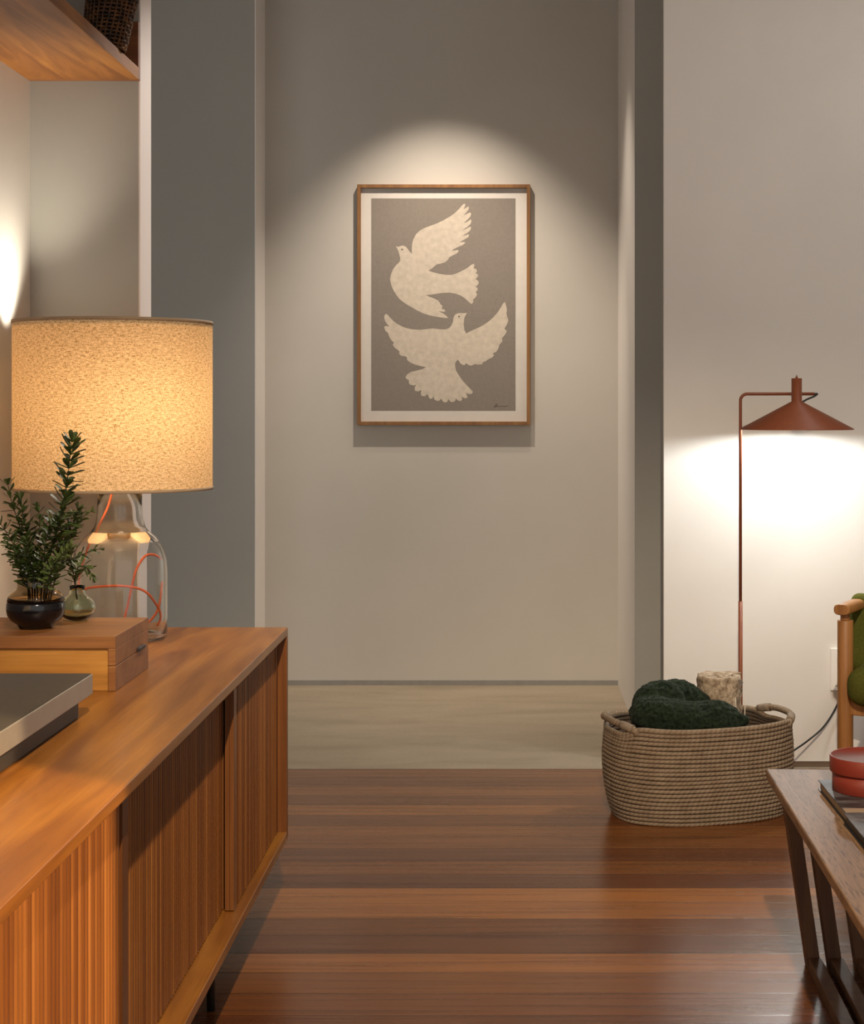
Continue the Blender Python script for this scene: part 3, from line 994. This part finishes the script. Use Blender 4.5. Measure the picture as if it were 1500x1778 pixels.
def dip(a):
    """the rim dips under the two handles"""
    d = 0.0
    for c in (0.0, PI):
        e = abs((a - c + PI) % (2 * PI) - PI)
        d = max(d, 1.0 / (1.0 + (e / 0.50) ** 8))
    return d


for layer in (0, 1):
    for i in range(nco - layer):
        t = (i + 0.5 * layer) / (nco - 1)
        z = 0.0058 + (zt - 0.0058) * t
        q = 1 - 0.09 * (1 - t) ** 3 - 0.02 * t ** 2 + 0.02 * math.sin(PI * t)
        rx, ry = 0.280 * q - 0.0055 * layer, 0.188 * q - 0.0055 * layer
        ph = random.random() * 6
        pts = []
        for k in range(108):
            a = 2 * PI * k / 108
            x, y = sup(a, rx, ry)
            w = 0.0012 * math.sin(3 * a + ph) + 0.0008 * math.sin(7 * a + ph * 2)
            zz = z + (0.003 + 0.005 * math.cos(a * 2 + 0.25)) * t * t + 0.0007 * math.sin(5 * a + ph)
            pts.append(Vector((x * (1 + w), y * (1 + w), zz - 0.026 * dip(a) * t ** 7)))
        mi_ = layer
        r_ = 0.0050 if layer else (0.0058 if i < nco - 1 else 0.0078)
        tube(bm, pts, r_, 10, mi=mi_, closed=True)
# woven floor of the basket
v = [bm.verts.new((*sup(2 * PI * k / 96, 0.244, 0.160), 0.004)) for k in range(96)]
bm.faces.new(v)
obj('body', bm, [M['rope'], M['rope_dark']], rb, local=True)
for sgn in (-1, 1):
    bm = B()
    pts = []
    for k in range(17):
        u = k / 16
        a = (PI if sgn < 0 else 0) + (u - 0.5) * 1.25
        x, y = sup(a, 0.276, 0.185)
        up = math.sin(PI * u) ** 0.40
        pts.append(Vector((x * (1 + 0.012 * up), y, zt - 0.012 + 0.026 * up)))
    tube(bm, spline(pts, 3), 0.0098, 12)
    h = obj('handle', bm, M['rope'], rb, local=True)
    for a_, b_ in ((1, 4), (12, 15)):
        bm = B()
        tube(bm, pts[a_:b_ + 1], 0.0125, 12)
        obj('wrapping', bm, M['rope_wrap'], h, local=True)

# ------------------------------------------------------------------ green throw (rolled fleece)
bm = B()


def roll(pts, radii):
    tube(bm, spline(pts, 6), [r for r in _interp(radii, (len(pts) - 1) * 6 + 1)], 16)
    for p, r in ((pts[0], radii[0]), (pts[-1], radii[-1])):
        ball(bm, p, r * 0.98, sub=2)


def _interp(v, n):
    o = []
    for i in range(n):
        t = i / (n - 1) * (len(v) - 1)
        k = min(int(t), len(v) - 2)
        o.append(v[k] + (v[k + 1] - v[k]) * (t - k))
    return o


roll([P(1124, 1238, 5.085), P(1160, 1246, 5.07), P(1205, 1253, 5.065), P(1243, 1252, 5.065), P(1260, 1254, 5.07)], [0.056, 0.060, 0.059, 0.060, 0.052])
roll([P(1118, 1226, 5.12), P(1128, 1212, 5.125), P(1148, 1205, 5.13), P(1168, 1212, 5.125), P(1178, 1226, 5.11)], [0.038, 0.043, 0.043, 0.035, 0.026])
roll([P(1168, 1199, 5.205), P(1190, 1206, 5.215), P(1216, 1220, 5.205)], [0.038, 0.039, 0.034])
roll([P(1262, 1255, 5.06), P(1278, 1252, 5.06), P(1290, 1251, 5.065)], [0.026, 0.024, 0.020])
roll([P(1150, 1330, 5.12), P(1200, 1330, 5.12), P(1240, 1330, 5.12)], [0.075, 0.08, 0.07])
roll([P(1160, 1390, 5.13), P(1225, 1390, 5.13)], [0.062, 0.062])
o = obj('fleece_throw', bm, M['throw'], loc=tuple(P(1190, 1330, 5.12)))
tag(o, 'dark green fluffy throw rolled up in the rope basket', 'blanket')
rm = o.modifiers.new('remesh', 'REMESH')
rm.mode = 'VOXEL'
rm.voxel_size = 0.005
sm = o.modifiers.new('smooth', 'SMOOTH')
sm.iterations = 3
for nm, sz, st in (('fold', 0.07, 0.016), ('pile', 0.013, 0.009)):
    tx = bpy.data.textures.new(nm, 'CLOUDS')
    tx.noise_scale = sz
    dm = o.modifiers.new(nm, 'DISPLACE')
    dm.texture = tx
    dm.strength = st
    dm.mid_level = 0.5
    dm.texture_coords = 'LOCAL'
for p in o.data.polygons:
    p.use_smooth = True

# ------------------------------------------------------------------ rolled cream rug in the basket
RX, RY = P(1252, 0, 5.255).x, 5.255
rz1 = P(0, 1172, RY).z
ru = thing('rolled_rug', 'cream woolly rug rolled up and standing in the rope basket behind the green throw', 'rug', (RX, RY, 0.02))
bm = B()
turns, nper, thk = 2.6, 30, 0.022
rows = 34
tot = int(turns * nper)
grid = []
for side in (0, 1):
    lay = []
    for i in range(tot + 1):
        th = 2 * PI * i / nper
        r = 0.0815 - 0.0265 * (th / (2 * PI)) - (thk if side else 0.0)
        r = max(r, 0.002)
        colv = []
        for j in range(rows + 1):
            z = 0.02 + (rz1 - 0.02) * j / rows
            d = 0.0140 * mnoise.noise(Vector((math.cos(th) * r * 75, math.sin(th) * r * 75, z * 75))) if not side else 0
            d += 0.0055 * mnoise.noise(Vector((math.cos(th) * r * 200, math.sin(th) * r * 200, z * 170))) if not side else 0
            zz = z + (0.006 * mnoise.noise(Vector((th * 2, r * 30, 3))) if j == rows else 0)
            colv.append(bm.verts.new((RX + (r + d) * math.cos(th + 0.6), RY + (r + d) * math.sin(th + 0.6), zz)))
        lay.append(colv)
    grid.append(lay)
for side in (0, 1):
    for i in range(tot):
        for j in range(rows):
            g = grid[side]
            bm.faces.new((g[i][j], g[i + 1][j], g[i + 1][j + 1], g[i][j + 1])).smooth = True
for i in range(tot):
    for j in (0, rows):
        bm.faces.new((grid[0][i][j], grid[0][i + 1][j], grid[1][i + 1][j], grid[1][i][j]))
for i in (0, tot):
    for j in range(rows):
        bm.faces.new((grid[0][i][j], grid[0][i][j + 1], grid[1][i][j + 1], grid[1][i][j]))
o = obj('pile', bm, M['rug'], ru)
bm = B()
for k, px in enumerate((1274, 1277, 1293)):
    a = P(px, 1218, RY - 0.07 + 0.008 * abs(k - 2))
    tube(bm, spline([a + Vector((0, 0.006, 0.01)), a + Vector((0, -0.004, -0.01)), a + Vector((random.uniform(-0.002, 0.002), -0.003, -0.045))], 4), 0.0018, 6)
obj('fringe', bm, M['fringe'], ru)

# ------------------------------------------------------------------ coffee table
T0 = Vector((P(1329.5, 0, 3.75).x, 3.75, 0))
ct = thing('coffee_table', 'low oak coffee table on dark slatted sled legs, cut by the photo edge', 'coffee table', tuple(T0), -0.019)
ZTT = 0.42
obj('top', box(B(), 0, 0.62, -1.35, 0, ZTT - 0.021, ZTT), M['walnut'], ct, local=True, bevel=0.003)
runs = [0.0, 0.046, 0.104]
for mir in (False, True):
    for dx in runs:
        def X(v, dx=dx, mir=mir):
            v = v + dx
            return 0.62 - v if mir else v
        for yy in (-0.010, -1.34 + 0.045):
            bm = B()
            lo = [(X(0.083), yy - 0.045, 0.0), (X(0.112), yy - 0.045, 0.0), (X(0.112), yy, 0.0), (X(0.083), yy, 0.0)]
            hi = [(X(0.026), yy - 0.045, ZTT - 0.0215), (X(0.055), yy - 0.045, ZTT - 0.0215), (X(0.055), yy, ZTT - 0.0215), (X(0.026), yy, ZTT - 0.0215)]
            if mir:
                lo, hi = lo[::-1], hi[::-1]
            hexa(bm, lo, hi)
            obj('leg', bm, M['walnut_leg'], ct, local=True, bevel=0.0015)
        a, b = sorted((X(0.0835), X(0.1115)))
        obj('runner', box(B(), a, b, -1.34, -0.056, 0.0, 0.028), M['walnut_leg'], ct, local=True, bevel=0.0015)

# ------------------------------------------------------------------ books and red box


def book(name, label, x0, x1, y0, y1, z0, z1, cover, band=False):
    t = thing(name, label, 'book', ((x0 + x1) / 2, (y0 + y1) / 2, z0), 0, 'large picture books on the coffee table')
    bm = B()
    c = 0.0022
    box(bm, x0, x1, y0, y1, z1 - c, z1, 0)
    box(bm, x0, x1, y0, y1, z0, z0 + c, 1)
    box(bm, x1 - c, x1, y0, y1, z0 + c, z1 - c, 1)
    if band:
        box(bm, x0 + 0.001, x1 - 0.001, y0 + 0.001, y0 + 0.036, z1 - 0.0003, z1 + 0.0002, 2)
    obj('cover', bm, [cover, M['cover_black'], M['cover_band']], t, bevel=0.0)
    obj('pages', box(B(), x0 + 0.004, x1 - c, y0 + 0.004, y1 - 0.004, z0 + c, z1 - c), M['pages'], t)
    return t


book('book', 'dark picture book with pale band, lying under the red round box', 0.629, 0.86, 3.253, 3.545, ZTT + 0.0003, ZTT + 0.0208, M['cover_a'], True)
b2 = book('book', 'grey-covered black book at the photo edge, nearer than the red box', 0.624, 0.86, 2.92, 3.246, ZTT + 0.0003, ZTT + 0.0220, M['cover_b'])
for ch in b2.children:
    if ch.name.startswith('pages'):
        ch.data.materials[0] = M['cover_black']

RBX, RBY, RBZ = 0.722, 3.448, ZTT + 0.0212
rbx = thing('round_box', 'round red bentwood box with lid, sitting on the dark picture book', 'box', (RBX, RBY, RBZ))
bm = B()
lathe(bm, [(0, 0), (0.080, 0), (0.081, 0.001), (0.081, 0.040), (0, 0.040)], (RBX, RBY, RBZ), 72)
obj('body', bm, M['red'], rbx)
bm = B()
lathe(bm, [(0.0815, 0.038), (0.0855, 0.038), (0.086, 0.039), (0.086, 0.0675), (0.085, 0.069), (0.0825, 0.0692), (0.082, 0.068), (0, 0.068)], (RBX, RBY, RBZ), 72)
obj('lid', bm, M['red'], rbx)

# ------------------------------------------------------------------ armchair
AC = Vector((P(1467.5, 0, 5.13).x, 5.13, 0))
ac = thing('armchair', 'wooden armchair with olive green cushions, half cut by the photo edge', 'armchair', tuple(AC), math.radians(-27))
AW, AD = 0.62, 0.60


def oval(bm, cx, cy, r0, r1, z0, z1, n=20):
    pr = [(cx, cy)]
    lo = [bm.verts.new((cx + r0 * math.cos(2 * PI * k / n), cy + r1 * math.sin(2 * PI * k / n), z0)) for k in range(n)]
    hi = [bm.verts.new((cx + r0 * math.cos(2 * PI * k / n), cy + r1 * math.sin(2 * PI * k / n), z1)) for k in range(n)]
    for k in range(n):
        f = bm.faces.new((lo[k], lo[(k + 1) % n], hi[(k + 1) % n], hi[k]))
        f.smooth = True
    bm.faces.new(lo[::-1])
    bm.faces.new(hi)


for lx, ly, h in ((0, 0, 0.575), (AW, 0, 0.575), (0, AD, 0.575), (AW, AD, 0.575)):
    bm = B()
    oval(bm, lx, ly, 0.0235, 0.0235, 0, h)
    oval(bm, lx, ly, 0.0145, 0.0145, h, h + 0.020)
    obj('leg', bm, M['chairwood'], ac, local=True, bevel=0.0015)
for lx in (0, AW):
    bm = B()
    n = 24
    A = []
    for yy, s in ((-0.040, 0.86), (-0.036, 1.0), (0.2, 1.0), (AD + 0.04, 1.0)):
        A.append([bm.verts.new((lx + s * 0.0245 * math.copysign(abs(math.cos(2 * PI * k / n)) ** 0.7, math.cos(2 * PI * k / n)), yy,
                                0.609 + s * 0.0165 * math.copysign(abs(math.sin(2 * PI * k / n)) ** 0.7, math.sin(2 * PI * k / n)))) for k in range(n)])
    for i in range(3):
        for k in range(n):
            bm.faces.new((A[i][k], A[i][(k + 1) % n], A[i + 1][(k + 1) % n], A[i + 1][k])).smooth = True
    bm.faces.new(A[0])
    bm.faces.new(A[-1])
    obj('armrest', bm, M['chairwood'], ac, local=True)
for yy in (0.0, AD):
    obj('seat_rail', box(B(), 0.0, AW, yy - 0.012, yy + 0.012, 0.295, 0.345), M['chairwood'], ac, local=True, bevel=0.004)
for lx in (0.0, AW):
    obj('seat_rail', box(B(), lx - 0.012, lx + 0.012, 0.0, AD, 0.295, 0.345), M['chairwood'], ac, local=True, bevel=0.004)


def cushion(name, c, d, rx, bev):
    bm = B()
    box(bm, -d[0] / 2, d[0] / 2, -d[1] / 2, d[1] / 2, -d[2] / 2, d[2] / 2)
    bmesh.ops.rotate(bm, cent=(0, 0, 0), matrix=Matrix.Rotation(rx, 3, 'X'), verts=bm.verts)
    bmesh.ops.translate(bm, vec=Vector(c), verts=bm.verts)
    o = obj(name, bm, M['green_fabric'], ac, local=True, bevel=bev, segs=6)
    for p in o.data.polygons:
        p.use_smooth = True
    return o


cushion('seat_cushion', (AW / 2 + 0.010, 0.205, 0.40), (AW - 0.016, 0.58, 0.115), math.radians(3), 0.048)
cushion('back_cushion', (AW / 2 + 0.006, 0.205, 0.512), (AW + 0.06, 0.20, 0.235), math.radians(-10), 0.026)
